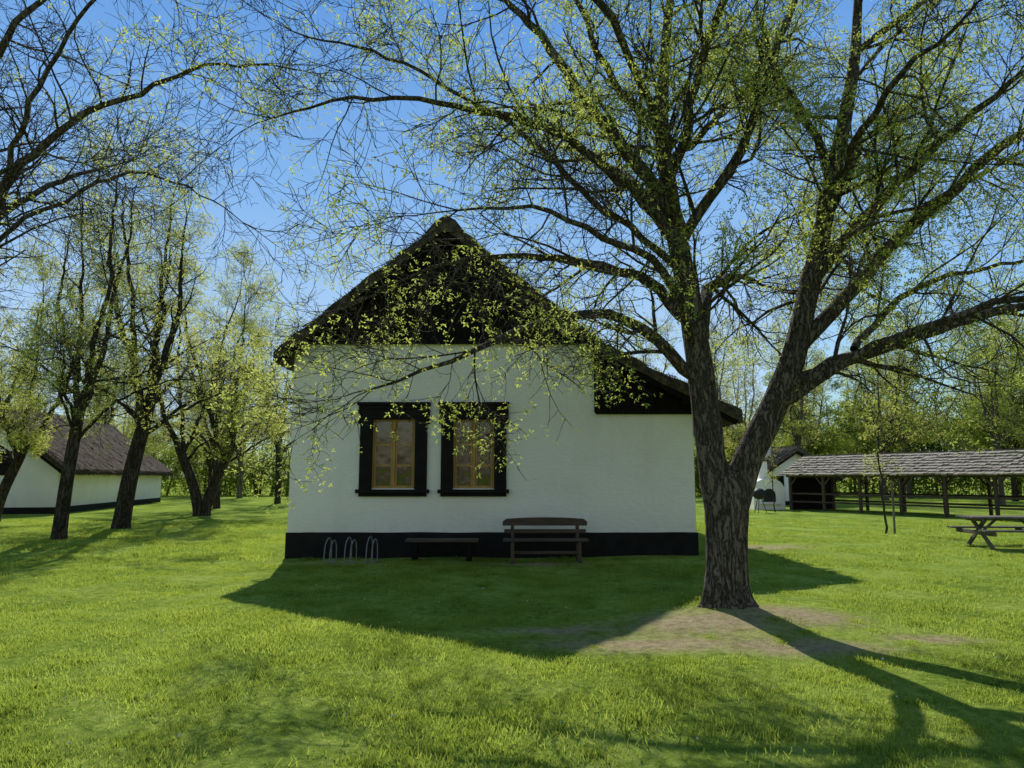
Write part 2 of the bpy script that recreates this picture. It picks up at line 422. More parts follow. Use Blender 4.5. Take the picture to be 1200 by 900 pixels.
    def build(s, name, base, mats):
        Vs=[];Fs=[];mi=[];sm=[];nv=0
        for V,F in s.hi:
            Vs.append(V);Fs.append(F+nv);nv+=len(V);mi.append(np.zeros(len(F)));sm.append(np.ones(len(F)))
        for (n,sd),L in s.b.items():
            P=np.array([a for a,_ in L]);R=np.array([b for _,b in L]);B=len(L)
            T=np.gradient(P,axis=1); T/=np.linalg.norm(T,axis=2,keepdims=True)+1e-9
            mt=T.mean(1); ref=np.where(np.abs(mt[:,2:3])<0.75, np.array([[0,0,1.0]]), np.array([[1.0,0.2,0]]))
            n1=np.cross(T,ref[:,None,:]); n1/=np.linalg.norm(n1,axis=2,keepdims=True)+1e-9; n2=np.cross(T,n1)
            a=np.arange(sd)*2*np.pi/sd
            V=P[:,:,None,:]+R[:,:,None,None]*(np.cos(a)[None,None,:,None]*n1[:,:,None,:]+np.sin(a)[None,None,:,None]*n2[:,:,None,:])
            V=V.reshape(-1,3)
            i=np.arange(n-1)[:,None];k=np.arange(sd)[None,:];k2=(k+1)%sd
            f=np.stack([i*sd+k,i*sd+k2,(i+1)*sd+k2,(i+1)*sd+k],-1).reshape(-1,4)
            F=(f[None]+ (np.arange(B)*n*sd)[:,None,None]).reshape(-1,4)
            Vs.append(V);Fs.append(F+nv);nv+=len(V);mi.append(np.zeros(len(F)));sm.append(np.ones(len(F)))
        if s.sp:
            tp=leaf_template(s.cfg.get('pairs',3)); K=len(tp)
            P=np.array([a for a,_,_ in s.sp]);D=np.array([b for _,b,_ in s.sp]);S=np.array([c for _,_,c in s.sp]);N=len(P)
            rv=s.r.normal(0,1,(N,3)); sd_=np.cross(D,rv); sd_/=np.linalg.norm(sd_,axis=1,keepdims=True)+1e-9
            nn=np.cross(D,sd_)
            X=tp.reshape(-1,3)
            jit=s.r.normal(0,0.05,(N,K,1))*np.ones((1,1,4)); jit[:,:,0]=0; jz=jit.reshape(N,-1)
            V=P[:,None,:]+S[:,None,None]*(X[None,:,0:1]*D[:,None,:]+X[None,:,1:2]*sd_[:,None,:]+(X[None,:,2:3]+jz[:,:,None]*1.5)*nn[:,None,:])
            V=V.reshape(-1,3);F=np.arange(N*K*4).reshape(-1,4)
            Vs.append(V);Fs.append(F+nv);nv+=len(V);mi.append(np.ones(len(F)));sm.append(np.zeros(len(F)))
        V=np.concatenate(Vs)-np.array(base)[None]
        me=quad_mesh(name,V,np.concatenate(Fs),mats,np.concatenate(mi),np.concatenate(sm))
        print(name,'quads',len(me.polygons),'sprigs',len(s.sp))
        return me

# ---- hero locust tree
cfgH=dict(n=[7,5,4],wob=[0.17,0.22,0.22],trop=[0.03,0.01,0.0],sides=[4,3,3],kids=[8,5],len=[2.0,0.8,0.38],rmin=0.0040,rmax1=0.03,
          leafp=1.0,leafs=0.118,ls=3.0,pairs=2,
          attr=[(2.9,8.2,4.9,.9,2.0),(-0.5,7.9,4.4,1.3,-.8),(-0.8,10.3,4.9,1.6,-.7),(-2.0,8.5,2.8,1.0,1.2),(4.8,7.5,3.6,0.8,1.2),(6.5,9,5,1.4,1.2),(1.2,9,6.8,1.1,1.0),(5.5,8.8,6.2,1.4,1.2),(3.4,8.5,6.8,1.2,1.0)])
T=Tree(11,cfgH)
bx0,by0=2.6,8.9
T.hitube(catmull([(2.60,8.9,0.0,.275),(2.60,8.9,.3,.248),(2.62,8.9,.6,.238),(2.64,8.9,1.0,.24),(2.65,8.9,1.35,.255),(2.66,8.9,1.58,.225),(2.66,8.9,1.8,.10)],0.03),56,0.06,True,0.1)
Lst=[(2.58,8.9,1.0,.16),(2.53,8.9,1.55,.178),(2.46,8.9,2.2,.17),(2.40,8.92,3.06,.16),(2.31,8.95,3.95,.145),(2.14,9.0,5.1,.12),(2.05,9.1,6.3,.095),(2.15,9.2,7.6,.07),(2.3,9.2,9.3,.035),(2.3,9.1,10.8,.01)]
Rst=[(2.67,8.9,1.0,.16),(2.80,8.9,1.55,.18),(3.06,8.9,2.1,.175),(3.5,8.9,2.95,.15),(3.88,8.95,4.17,.125),(4.2,9,5.3,.105),(4.6,9,6.9,.08),(4.8,9.05,8.2,.055),(5.0,9.1,9.8,.03),(5.1,9,11.0,.01)]
T.limb(Lst,1.4,0.45,1.0,28,True)
T.limb(Rst,1.4,0.42,1.0,28,True)
limbs=[
 [(2.40,8.9,2.85,.085),(1.6,8.5,3.4,.07),(.9,8.2,3.55,.055),(0.0,7.9,3.35,.04),(-.7,7.7,2.95,.026),(-1.5,7.6,2.6,.012)],
 [(2.35,8.9,3.6,.085),(1.7,9.3,4.3,.07),(.8,9.8,4.75,.055),(-.3,10.2,4.9,.04),(-1.5,10.5,4.7,.026),(-2.7,10.7,4.2,.012)],
 [(2.2,8.95,4.6,.08),(1.5,8.7,5.3,.065),(.6,8.4,5.9,.052),(-.5,8.1,6.2,.038),(-1.7,7.9,6.2,.025),(-2.8,7.8,5.8,.01)],
 [(2.12,9,5.1,.10),(1.6,9.0,5.9,.085),(1.1,9,6.6,.07),(.55,9.1,7.6,.055),(-.2,9.3,8.5,.035),(-1.2,9.5,9.2,.012)],
 [(2.2,8.9,4.9,.07),(1.7,8.0,5.8,.055),(1.0,7.0,6.4,.042),(.1,6.0,6.8,.028),(-.9,5.2,6.9,.012)],
 [(2.1,9,5.6,.07),(2.3,8.0,6.6,.055),(2.4,7,7.3,.04),(2.5,6,7.8,.012)],
 [(2.15,9,5,.08),(1.7,10.2,6.2,.06),(1.2,11.4,7.2,.045),(.6,12.6,7.9,.012)],
 [(2.36,8.95,3.3,.10),(2.8,9.6,4.1,.085),(3.2,10.4,4.6,.065),(3.9,11.4,4.9,.04),(4.6,12.3,5.0,.012)],
 [(2.38,8.9,3.3,.06),(1.9,8.1,3.9,.05),(1.2,7.4,4.2,.038),(.4,6.8,4.3,.025),(-.5,6.3,4.1,.01)],
 [(2.2,9,4.6,.08),(2.75,8.8,5.6,.07),(3.2,8.5,6.6,.055),(3.5,8.3,7.6,.04),(3.8,8.1,8.6,.012)],
 [(2.1,9,5.8,.06),(2.9,9.8,6.8,.05),(3.4,10.8,7.6,.04),(3.8,11.6,8.2,.012)],
 [(2.05,9.1,6.2,.06),(1.3,9.4,7.4,.05),(.9,9.4,8.6,.03),(.5,9.4,9.8,.012)],
 [(2.24,9.0,4.3,.05),(1.0,9.3,5.6,.042),(-.2,9.4,6.6,.032),(-1.7,9.3,7.4,.022),(-3.0,9.0,7.7,.01)],
 [(3.45,8.9,2.8,.10),(4.3,8.8,3.25,.085),(5.3,8.7,3.55,.065),(6.3,8.6,3.8,.05),(7.5,8.5,3.95,.03),(8.6,8.4,3.9,.012)],
 [(3.6,8.9,3.2,.105),(4.4,8.9,4.1,.09),(5.3,8.8,5.0,.075),(6.3,8.8,5.8,.06),(7.4,8.8,6.5,.035),(8.4,8.8,7.0,.012)],
 [(3.88,8.95,4.15,.08),(4.6,8.5,5.2,.065),(5.5,7.9,6.0,.045),(6.5,7.3,6.5,.012)],
 [(4.1,9,5.0,.07),(4.9,9.8,6.2,.06),(5.7,10.8,7.2,.045),(6.5,11.6,7.8,.012)],
 [(3.7,8.9,3.55,.08),(4.2,9.9,4.5,.065),(4.9,11,5.1,.045),(5.8,12.1,5.4,.012)],
 [(4.0,9,4.6,.055),(3.9,8.0,5.3,.045),(4.0,7.0,5.7,.035),(4.2,5.9,5.9,.012)],
 [(4.24,9,5.45,.055),(4.0,9.1,6.5,.048),(3.6,9.2,7.7,.035),(3.2,9.3,9.0,.012)],
 [(3.3,8.9,2.55,.06),(3.9,8.1,3.0,.05),(4.8,7.4,3.3,.04),(5.7,6.9,3.4,.028),(6.6,6.5,3.3,.01)],
 [(4.3,8.8,3.25,.05),(5.2,9.3,4.0,.045),(6.2,9.8,4.5,.035),(7.4,10.3,4.9,.025),(8.8,10.6,5.1,.01)],
 [(4.7,9.0,7.4,.05),(5.5,8.8,8.0,.04),(6.5,8.7,8.4,.028),(7.8,8.7,8.6,.01)],
]
for l in limbs: T.limb(l,2.9)
o=bpy.data.objects.new('locust_tree',T.build('locust_tree',(bx0,by0,0),[BARK,LEAF])); o.location=(bx0,by0,0); link(o)

# ---- automatic trees
def auto(seed,H,r0,fork,nlead,spread,cfg,mats,name,stems=1,lean=(0,0),lower=4,kpm=1.7):
    T=Tree(seed,cfg); R=T.py
    for s_ in range(stems):
        a0=R.uniform(0,6.28); so=0.0 if stems==1 else 0.12
        if stems>1: a0=0.3
        bx,by=so*math.cos(a0+s_*math.pi),so*math.sin(a0+s_*math.pi)
        lx=lean[0]+(0 if stems==1 else math.cos(a0+s_*math.pi)*0.8); ly=lean[1]+(0 if stems==1 else math.sin(a0+s_*math.pi)*0.8)
        tr=[(bx,by,-0.15,r0*1.5),(bx,by,.2,r0*1.15),(bx+lx*.35,by+ly*.35,fork*.5,r0),(bx+lx,by+ly,fork,r0*.85),(bx+lx*1.3,by+ly*1.3,fork*1.2,r0*.6)]
        PR=catmull(tr,0.25); T.tube(PR[:,:3],PR[:,3],14)
        tx,ty=bx+lx,by+ly
        a1=R.uniform(0,6.28)
        for k in range(nlead):
            a=a1+k*2*math.pi/nlead+R.uniform(-.4,.4); sp=spread*R.uniform(.35,1.0) if k else spread*0.15
            hh=H*R.uniform(.8,1.0); m=hh-fork; rr=r0*R.uniform(.42,.6)
            z0=fork*R.uniform(.85,1.02)
            T.limb([(tx*z0/fork,ty*z0/fork,z0,rr),(tx+sp*.35*math.cos(a),ty+sp*.35*math.sin(a),fork+m*.25,rr*.85),
                    (tx+sp*.62*math.cos(a+.15),ty+sp*.62*math.sin(a+.15),fork+m*.5,rr*.6),
                    (tx+sp*.85*math.cos(a),ty+sp*.85*math.sin(a),fork+m*.78,rr*.35),(tx+sp*math.cos(a),ty+sp*math.sin(a),hh,.012)],kpm,0.15,1.0,8)
        for k in range(lower):
            a=R.uniform(0,6.28); z=fork*R.uniform(.75,1.3); L=spread*R.uniform(.6,1.1)
            T.limb([(tx*.9,ty*.9,z,r0*.3),(tx+L*.4*math.cos(a),ty+L*.4*math.sin(a),z+L*.35,r0*.22),(tx+L*.8*math.cos(a+.2),ty+L*.8*math.sin(a+.2),z+L*.55,r0*.14),(tx+L*1.15*math.cos(a+.2),ty+L*1.15*math.sin(a+.2),z+L*.6,.01)],kpm,0.2,0.9,6)
    return T.build(name,(0,0,0),mats)
cfgR=dict(n=[6,5,3],wob=[0.16,0.2,0.2],trop=[0.05,0.02,0.0],sides=[4,3,3],kids=[6,4],len=[2.1,0.9,0.42],rmin=0.006,rmax1=0.035,leafp=1.15,leafs=0.19,ls=8.0,pairs=2)
def put(name,me,loc,rot=0,sc=1):
    o=bpy.data.objects.new(name,me); o.location=(loc[0],loc[1],loc[2] if len(loc)>2 else 0); o.rotation_euler=(0,0,rot); o.scale=(sc,)*3; return link(o)
tA=auto(21,11.0,.165,3.2,4,2.8,cfgR,[BARK2,LEAF2],'row_tree_a',1,(0.25,0))
tB=auto(22,12.0,.24,3.6,5,3.4,dict(cfgR,ls=2.0),[BARK2,LEAF2],'row_tree_b',1,(0.5,0.1),5)
tC=auto(23,11.5,.21,2.6,3,3.2,dict(cfgR,ls=5.0,leafp=1.5,leafs=.21),[BARK2,LEAF2],'row_tree_c',2,(0,0),3)
put('acacia_tree',tA,(-12.2,19.5),0)
put('acacia_tree',tB,(-12.6,23.3),0)
put('acacia_tree',tC,(-13.3,30.9),0.0)
put('acacia_tree',tA,(-15.0,46),2.2,1.05)
put('acacia_tree',tB,(-16.8,18.5),1.2,.9)
put('acacia_tree',tC,(-19.5,27),2.9,.9)
put('acacia_tree',tA,(-15.6,38),4.0,1.0)

# tree standing just outside the frame on the left, its limbs reach in
cfgO=dict(cfgH,leafp=0.3,ls=20.0,attr=[])
T=Tree(31,cfgO)
PR=catmull([(-8.3,9.5,-.1,.34),(-8.3,9.5,.3,.27),(-8.25,9.5,1.5,.24),(-8.1,9.5,3.0,.22),(-8.0,9.5,3.6,.15)],.2); T.tube(PR[:,:3],PR[:,3],16)
for l in [
 [(-8.1,9.5,2.9,.11),(-7.6,9.5,4.6,.085),(-6.6,9.5,6.1,.055),(-5.3,9.5,7.1,.035),(-4.1,9.4,7.4,.02),(-2.9,9.3,7.3,.008)],
 [(-8.1,9.5,3.2,.11),(-7.9,9.4,5.5,.08),(-7.2,9.2,7.4,.05),(-6.1,9.0,8.8,.025),(-5.4,9,9.8,.01)],
 [(-7.7,9.5,4.4,.04),(-6.8,9.8,5.6,.032),(-5.8,10.1,6.1,.022),(-4.9,10.3,6.0,.014),(-4.1,10.4,5.5,.007)],
 [(-7.5,9.5,4.8,.045),(-6.5,9.0,6.6,.035),(-5.2,8.6,7.7,.022),(-3.9,8.3,8.1,.008)],
 [(-7.4,9.5,5.0,.035),(-6.6,8.8,5.6,.026),(-5.8,8.3,5.7,.016),(-5.0,7.9,5.3,.007)],
 [(-8.1,9.5,3.2,.11),(-8.9,10.3,5.0,.08),(-9.8,11,6.8,.05),(-10.5,11.5,8.2,.01)],
 [(-8.1,9.5,3.4,.10),(-8.3,10.5,5.2,.07),(-7.8,11.6,6.6,.04),(-7.0,12.6,7.6,.01)],
 ]: T.limb(l,2.6,kink=.04)
o=put('locust_tree',T.build('locust_tree_b',(-8.3,9.5,0),[BARK,LEAF]),(-8.3,9.5))

# ---- background trees
cfgB=dict(n=[5,4],wob=[0.15,0.2],trop=[0.05,0.0],sides=[3,3],kids=[5],len=[2.3,1.0],rmin=0.012,rmax1=0.04,leafp=2.2,leafs=0.38,ls=1.0,pairs=2)
bgs=[auto(41,14,.22,3.5,5,3.4,cfgB,[BARK3,LEAF2],'bg_a',1,(0,0),5,2.2),
     auto(42,13,.2,3.0,6,3.8,dict(cfgB,ls=7,leafp=3.8),[BARK2,LEAF3],'bg_b',1,(0,0),6,2.4),
     auto(43,15,.2,4.5,4,2.8,dict(cfgB,ls=4,leafp=1.8),[BARK3,LEAF2],'bg_c',1,(0,0),4,2.2)]
R=random.Random(5)
for (x,y,k,s_) in [(-22,58,0,.8),(-17,62,2,.75),(-27,64,1,.7),(-33,60,0,.8),(-40,58,1,.8),(-46,50,2,.9),(-36,44,0,.85),(-30,52,2,.8),(-12,60,2,.7),(-38,66,2,.8),
                   (14,50,2,.85),(17.5,54,0,.85),(20,50,2,.9),(11,58,2,.9),(23,56,1,.85),(27,52,0,.9),(31,56,2,.9),(35,50,1,.85),(39,54,0,.9),(43,50,1,.9),(30,44,2,.75),(37,43,0,.75),(26,66,0,1),(34,66,1,1),(42,64,2,1),(48,60,1,1),(18,66,2,.9),(12,70,0,.9),(44,38,1,.8),(33,36,0,.7),(52,52,1,1)]:
    put('background_tree',bgs[k],(x,y),R.uniform(0,6.28),s_*R.uniform(.92,1.08))

# distant woodland / hedge mass
def leafmass(name,pts,n,size,hf,depth,mats,seed):
    rg=np.random.default_rng(seed); P=[];
    while len(P)<n:
        t=rg.random()*(len(pts)-1); i=int(t); f=t-i
        x=pts[i][0]*(1-f)+pts[i+1][0]*f; y=pts[i][1]*(1-f)+pts[i+1][1]*f
        oy=rg.uniform(-depth,depth)
        H=hf(x)*(0.75+0.6*mnoise.noise(Vector((x*0.33,y*0.3+oy*.2,seed)))+0.25*mnoise.noise(Vector((x*1.2,oy,seed))))
        z=H*rg.random()**0.75
        if mnoise.noise(Vector((x*.8,(y+oy)*.8,z*.8)))< -0.25: continue
        P.append((x,y+oy*(1-0.5*(z/H)**3),z))
    T=Tree(seed,dict(pairs=2))
    for p in P:
        T.sp.append((np.array(p),nrm(rg.normal(0,1,3)),size*rg.uniform(.6,1.4)))
    for k in range(60):
        t=rg.random()*(len(pts)-1); i=int(t); f=t-i
        x=pts[i][0]*(1-f)+pts[i+1][0]*f; y=pts[i][1]*(1-f)+pts[i+1][1]*f+rg.uniform(0,depth)
        h=hf(x)*rg.uniform(.8,1.3); q=np.array([[x,y,-.1],[x+rg.normal(0,.4),y,h*.5],[x+rg.normal(0,1.0),y,h]])
        T.tube(q,np.array([.12,.08,.02]),5)
    return put(name,T.build(name,(0,0,0),mats),(0,0))
leafmass('hedge',[(-62,40),(-45,58),(-30,66),(-12,68),(5,70)],16000,.85,lambda x:4.8,2.0,[BARK2,LEAF3],3)
leafmass('distant_woodland',[(5,74),(14,66),(28,66),(42,60),(56,44),(62,26)],24000,1.0,lambda x:5.2+min(4.5,max(0,(x-14)*.24)),3.0,[BARK2,LEAF3],4)

# young trees
cfgS=dict(n=[5,3],wob=[.12,.2],trop=[.08,0],sides=[4,3],kids=[4],len=[.8,.3],rmin=.005,rmax1=.01,leafp=1.2,leafs=.14,ls=1,pairs=2)
T=Tree(51,cfgS); T.limb([(0,0,-.05,.035),(.03,0,1.2,.03),(0,.02,2.4,.022),(.05,0,3.8,.006)],5,.3,1.1,8)
sap=T.build('sapling',(0,0,0),[BARK2,LEAF2])
put('sapling',sap,(11.1,21.5)); put('sapling',sap,(12.6,34.5),2,.85)
g=Group('tree_stake',(11.35,21.45,0)); g.beam('stake',(0,0,-.1),(.02,0,1.5),.05,.05,GREYW); g.beam('tie',(-.25,.04,1.1),(.03,.0,1.12),.02,.02,GREYW)

# ------------------------------------------------------------------ main house (local y = world y - 15.3)
HY=15.3
house=Group('village_house',(0,HY,0))
AX,AZ=-1.45,7.26
def rz(x):
    if x<=2.0: return AZ-.81*abs(x-AX)
    return AZ-.81*abs(2.0-AX)-.5*(x-2.0)
TH=.24
W=[(-3.10,-1.98,1.42,2.95),(-1.36,-.28,1.42,2.95)]
def lines(edges,step):
    edges=sorted(set(edges)); out=[]
    for a,b in zip(edges[:-1],edges[1:]):
        n=max(1,int(round((b-a)/step))); out+= [a+(b-a)*k/n for k in range(n)]
    return out+[edges[-1]]
xs=lines([-4.75,3.9,1.78]+[w[0] for w in W]+[w[1] for w in W],.12); zs=lines([0,4.62,3.05,1.42,2.95],.12)
V=[];F=[]
for z in zs:
    for x in xs:
        zz=min(z, rz(x)-.12)
        yd=0.014*mnoise.noise(Vector((x*.9,zz*.9,0)))+.006*mnoise.noise(Vector((x*3.5,zz*3.5,7)))
        xx=x
        if x in (-4.75,3.9): xx=x+.012*mnoise.noise(Vector((x,zz*2,3)))
        V.append((xx,yd,zz))
nX=len(xs)
for j in range(len(zs)-1):
    for i in range(nX-1):
        cx=(xs[i]+xs[i+1])/2;cz=(zs[j]+zs[j+1])/2
        if any(w[0]<cx<w[1] and w[2]<cz<w[3] for w in W): continue
        if cx>1.78 and cz>3.05: continue
        F.append((j*nX+i,j*nX+i+1,(j+1)*nX+i+1,(j+1)*nX+i))
house.mesh('front_wall',V,F,WHITE,True)
RV=[];RF=[]
for (a,b,c,d) in W:
    n=len(RV); RV+=[(a,-.0,c),(b,0,c),(b,0,d),(a,0,d),(a,.3,c),(b,.3,c),(b,.3,d),(a,.3,d)]
    RF+=[(n,n+1,n+5,n+4),(n+1,n+2,n+6,n+5),(n+2,n+3,n+7,n+6),(n+3,n,n+4,n+7)]
house.mesh('window_reveals',RV,RF,WHITE)
BK=12.0
house.mesh('left_wall',[(-4.75,.0,0),(-4.75,BK,0),(-4.75,BK,rz(-4.75)-.1),(-4.75,.0,rz(-4.75)-.1)],[(0,1,2,3)],WHITE)
house.mesh('right_wall',[(3.9,.0,0),(3.9,BK,0),(3.9,BK,rz(3.9)-.1),(3.9,.0,rz(3.9)-.1)],[(0,1,2,3)],WHITE)
house.mesh('back_wall',[(-4.75,BK,0),(3.9,BK,0),(3.9,BK,rz(3.9)-.1),(2.0,BK,rz(2.0)-.1),(AX,BK,AZ-.1),(-4.75,BK,rz(-4.75)-.1)],[(0,1,2,3,4,5)],WHITE)
def plinth_front():
    V=[];F=[]; X=lines([-4.78,3.93],.15); Z=[-.1,.12,.3,.47,.5]
    for z in Z:
        for x in X:
            V.append((x,-.028+.006*mnoise.noise(Vector((x*2,z*3,0)))+(.02 if z==.5 else 0), z+(.012*mnoise.noise(Vector((x*1.3,0,5))) if z>.4 else 0)))
    n=len(X)
    for j in range(len(Z)-1):
        for i in range(n-1): F.append((j*n+i,j*n+i+1,(j+1)*n+i+1,(j+1)*n+i))
    house.mesh('plinth_front',V,F,BLACKPAINT)
plinth_front()
house.box('plinth_left',-4.785,-4.755,-.02,BK,-.1,.49,BLACKPAINT); house.box('plinth_right',3.905,3.935,-.02,BK,-.1,.49,BLACKPAINT)
B=[];x=-4.72
while x<1.76:
    x1=min(x+.165,1.775); t=min(rz(x),rz(x1))-.16; z0=4.60+(random.uniform(-.008,.008)); y0=-.05+random.uniform(-.006,.006)
    if t>z0+.02: B.append((x+.004,x1-.004,y0,y0+.022,z0,t))
    x=x1
x=1.785
while x<3.86:
    x1=min(x+.165,3.88); t=min(rz(x),rz(x1))-.16; y0=-.05+random.uniform(-.006,.006)
    B.append((x+.004,x1-.004,y0,y0+.022,3.03+random.uniform(-.008,.008),t)); x=x1
V,F=boxes_mesh(B); house.mesh('gable_boards',V,F,BLACKWOOD)
house.mesh('gable_backing',[(-4.7,-.016,4.58),(1.78,-.016,4.58),(1.78,-.016,rz(1.78)-.12),(AX,-.016,AZ-.12),(-4.45,-.016,4.6)],[(0,1,2,3,4)],BLACKWOOD)
house.mesh('lean_to_backing',[(1.78,-.016,3.05),(3.88,-.016,3.05),(3.88,-.016,rz(3.88)-.12),(2.0,-.016,rz(2.0)-.12),(1.78,-.016,rz(1.78)-.12)],[(0,1,2,3,4)],BLACKWOOD)
house.box('lean_to_sill_beam',1.80,3.95,-.075,-.055,3.0,3.12,BLACKWOOD); house.box('gable_tie_beam',-4.6,1.76,-.085,-.06,4.53,4.67,BLACKWOOD)
def thatch(grp,name,prof,th,y0,y1,mat,ns=3200,seed=0):
    P=[]
    for (a,b) in zip(prof[:-1],prof[1:]):
        n=max(1,int(math.hypot(b[0]-a[0],b[1]-a[1])/.16))
        P+=[(a[0]+(b[0]-a[0])*k/n,a[1]+(b[1]-a[1])*k/n) for k in range(n)]
    P.append(prof[-1]); m=len(P); Y=lines([y0,y1],.25); V=[];F=[]
    for y in Y:
        for j,(x,z) in enumerate(P):
            dz=.065*mnoise.noise(Vector((x*1.2,y*1.2,seed)))+.05*mnoise.noise(Vector((x*4,y*4,seed+3)))
            V.append((x,y+(.04*mnoise.noise(Vector((x*3,z*3,1))) if y in(y0,y1) else 0),z+dz))
        for j,(x,z) in enumerate(P):
            V.append((x,y+(.05*mnoise.noise(Vector((x*3,z*3,9))) if y in(y0,y1) else 0),z-th+.03*mnoise.noise(Vector((x*3,y*3,seed+8)))))
    w=2*m
    for i in range(len(Y)-1):
        for j in range(m-1):
            F.append((i*w+j,i*w+j+1,(i+1)*w+j+1,(i+1)*w+j)); F.append((i*w+m+j,(i+1)*w+m+j,(i+1)*w+m+j+1,i*w+m+j+1))
        for j in (0,m-1): F.append((i*w+j,(i+1)*w+j,(i+1)*w+m+j,i*w+m+j))
    for i in (0,len(Y)-1):
        for j in range(m-1): F.append((i*w+j,i*w+j+1,i*w+m+j+1,i*w+m+j))
    grp.mesh(name,V,F,mat)
    SV=[];SF=[];rr=random.Random(seed+1)
    def straw(p,d,L,w_=.006):
        n=len(SV)
        q=(p[0]+d[0]*L,p[1]+d[1]*L,p[2]+d[2]*L)
        SV.extend([(p[0]-w_,p[1],p[2]),(p[0]+w_,p[1],p[2]+w_),(q[0]+w_*.5,q[1],q[2]),(q[0]-w_*.5,q[1],q[2]-w_*.5)]); SF.append((n,n+1,n+2,n+3))
    for k in range(ns):
        t=rr.random()*(m-1);i=int(t);f=t-i;x=P[i][0]*(1-f)+P[i+1][0]*f;z=P[i][1]*(1-f)+P[i+1][1]*f
        sl=1 if x>prof[1][0] else -1
        straw((x,y0+.03,z-rr.random()*th+.01),(rr.uniform(-.4,.4)+sl*.4,-1,rr.uniform(-.7,.5)),rr.uniform(.04,.12))
        straw((x,y0+rr.uniform(0,.6),z),(rr.uniform(-.5,.5)+sl*.2,-.5,rr.uniform(.3,1)),rr.uniform(.04,.10))
        ey=rr.uniform(y0,y1)
        e=P[0] if k%2 else P[-1]; s2=-1 if k%2 else 1
        straw((e[0]-s2*.02,ey,e[1]-rr.random()*th),(s2,rr.uniform(-.5,.5),rr.uniform(-1,-.2)),rr.uniform(.04,.13))
        ey=rr.uniform(y0,y1); n=len(SV); wd=rr.uniform(.03,.09); L=rr.uniform(.2,.5); up=rr.uniform(.05,.10)
        ddx=sl*.76; ddz=-.62 if x<2.0 or sl<0 else -.4
        SV.extend([(x,ey,z-.01),(x,ey+wd,z-.01),(x+ddx*L,ey+wd+rr.uniform(-.03,.03),z+ddz*L+up),(x+ddx*L,ey+rr.uniform(-.03,.03),z+ddz*L+up)]); SF.append((n,n+1,n+2,n+3))
    for k in range(900):
        y=rr.uniform(y0,y1)
        straw((prof[1][0]+rr.uniform(-.12,.12),y,prof[1][1]+.0),(rr.uniform(-.8,.8),rr.uniform(-.5,.5),.6),rr.uniform(.05,.14))
    grp.mesh(name+'_reed_ends',SV,SF,mat)
thatch(house,'thatched_roof',[(-5.08,rz(-5.08)),(AX,AZ),(2.0,rz(2.0)),(4.85,rz(4.85))],TH,-.42,BK+.4,THATCH,2600,1)
V=[];F=[];Y=lines([-.44,BK+.4],.3)
for y in Y:
    for (dx,dz) in [(-.42,-.31),(-.22,-.06),(0,.07),(.22,-.06),(.42,-.31)]:
        k=mnoise.noise(Vector((dx*3,y*2,3)))*.04; V.append((AX+dx,y,AZ+dz+k))
for i in range(len(Y)-1):
    for j in range(4): F.append((i*5+j,i*5+j+1,(i+1)*5+j+1,(i+1)*5+j))
F.append((0,1,2,3)); F.append((0,3,4))
house.mesh('ridge_cap',V,F,THATCH)
for nm,p,q in [('barge_left',(-4.98,-.36,rz(-4.98)-TH-.05),(AX,-.36,AZ-TH-.05)),('barge_right',(AX,-.375,AZ-TH-.05),(2.0,-.375,rz(2.0)-TH-.05)),('barge_lean_to',(2.0,-.36,rz(2.0)-TH-.05),(4.75,-.36,rz(4.75)-TH-.05))]:
    house.beam(nm,p,q,.03,.13,BLACKWOOD)
for k,xx in enumerate((-4.55,1.3,3.7)):
    house.box('purlin_%d'%k,xx-.06,xx+.06,-.36,-.09,rz(xx)-TH-.17,rz(xx)-TH-.03,BLACKWOOD)
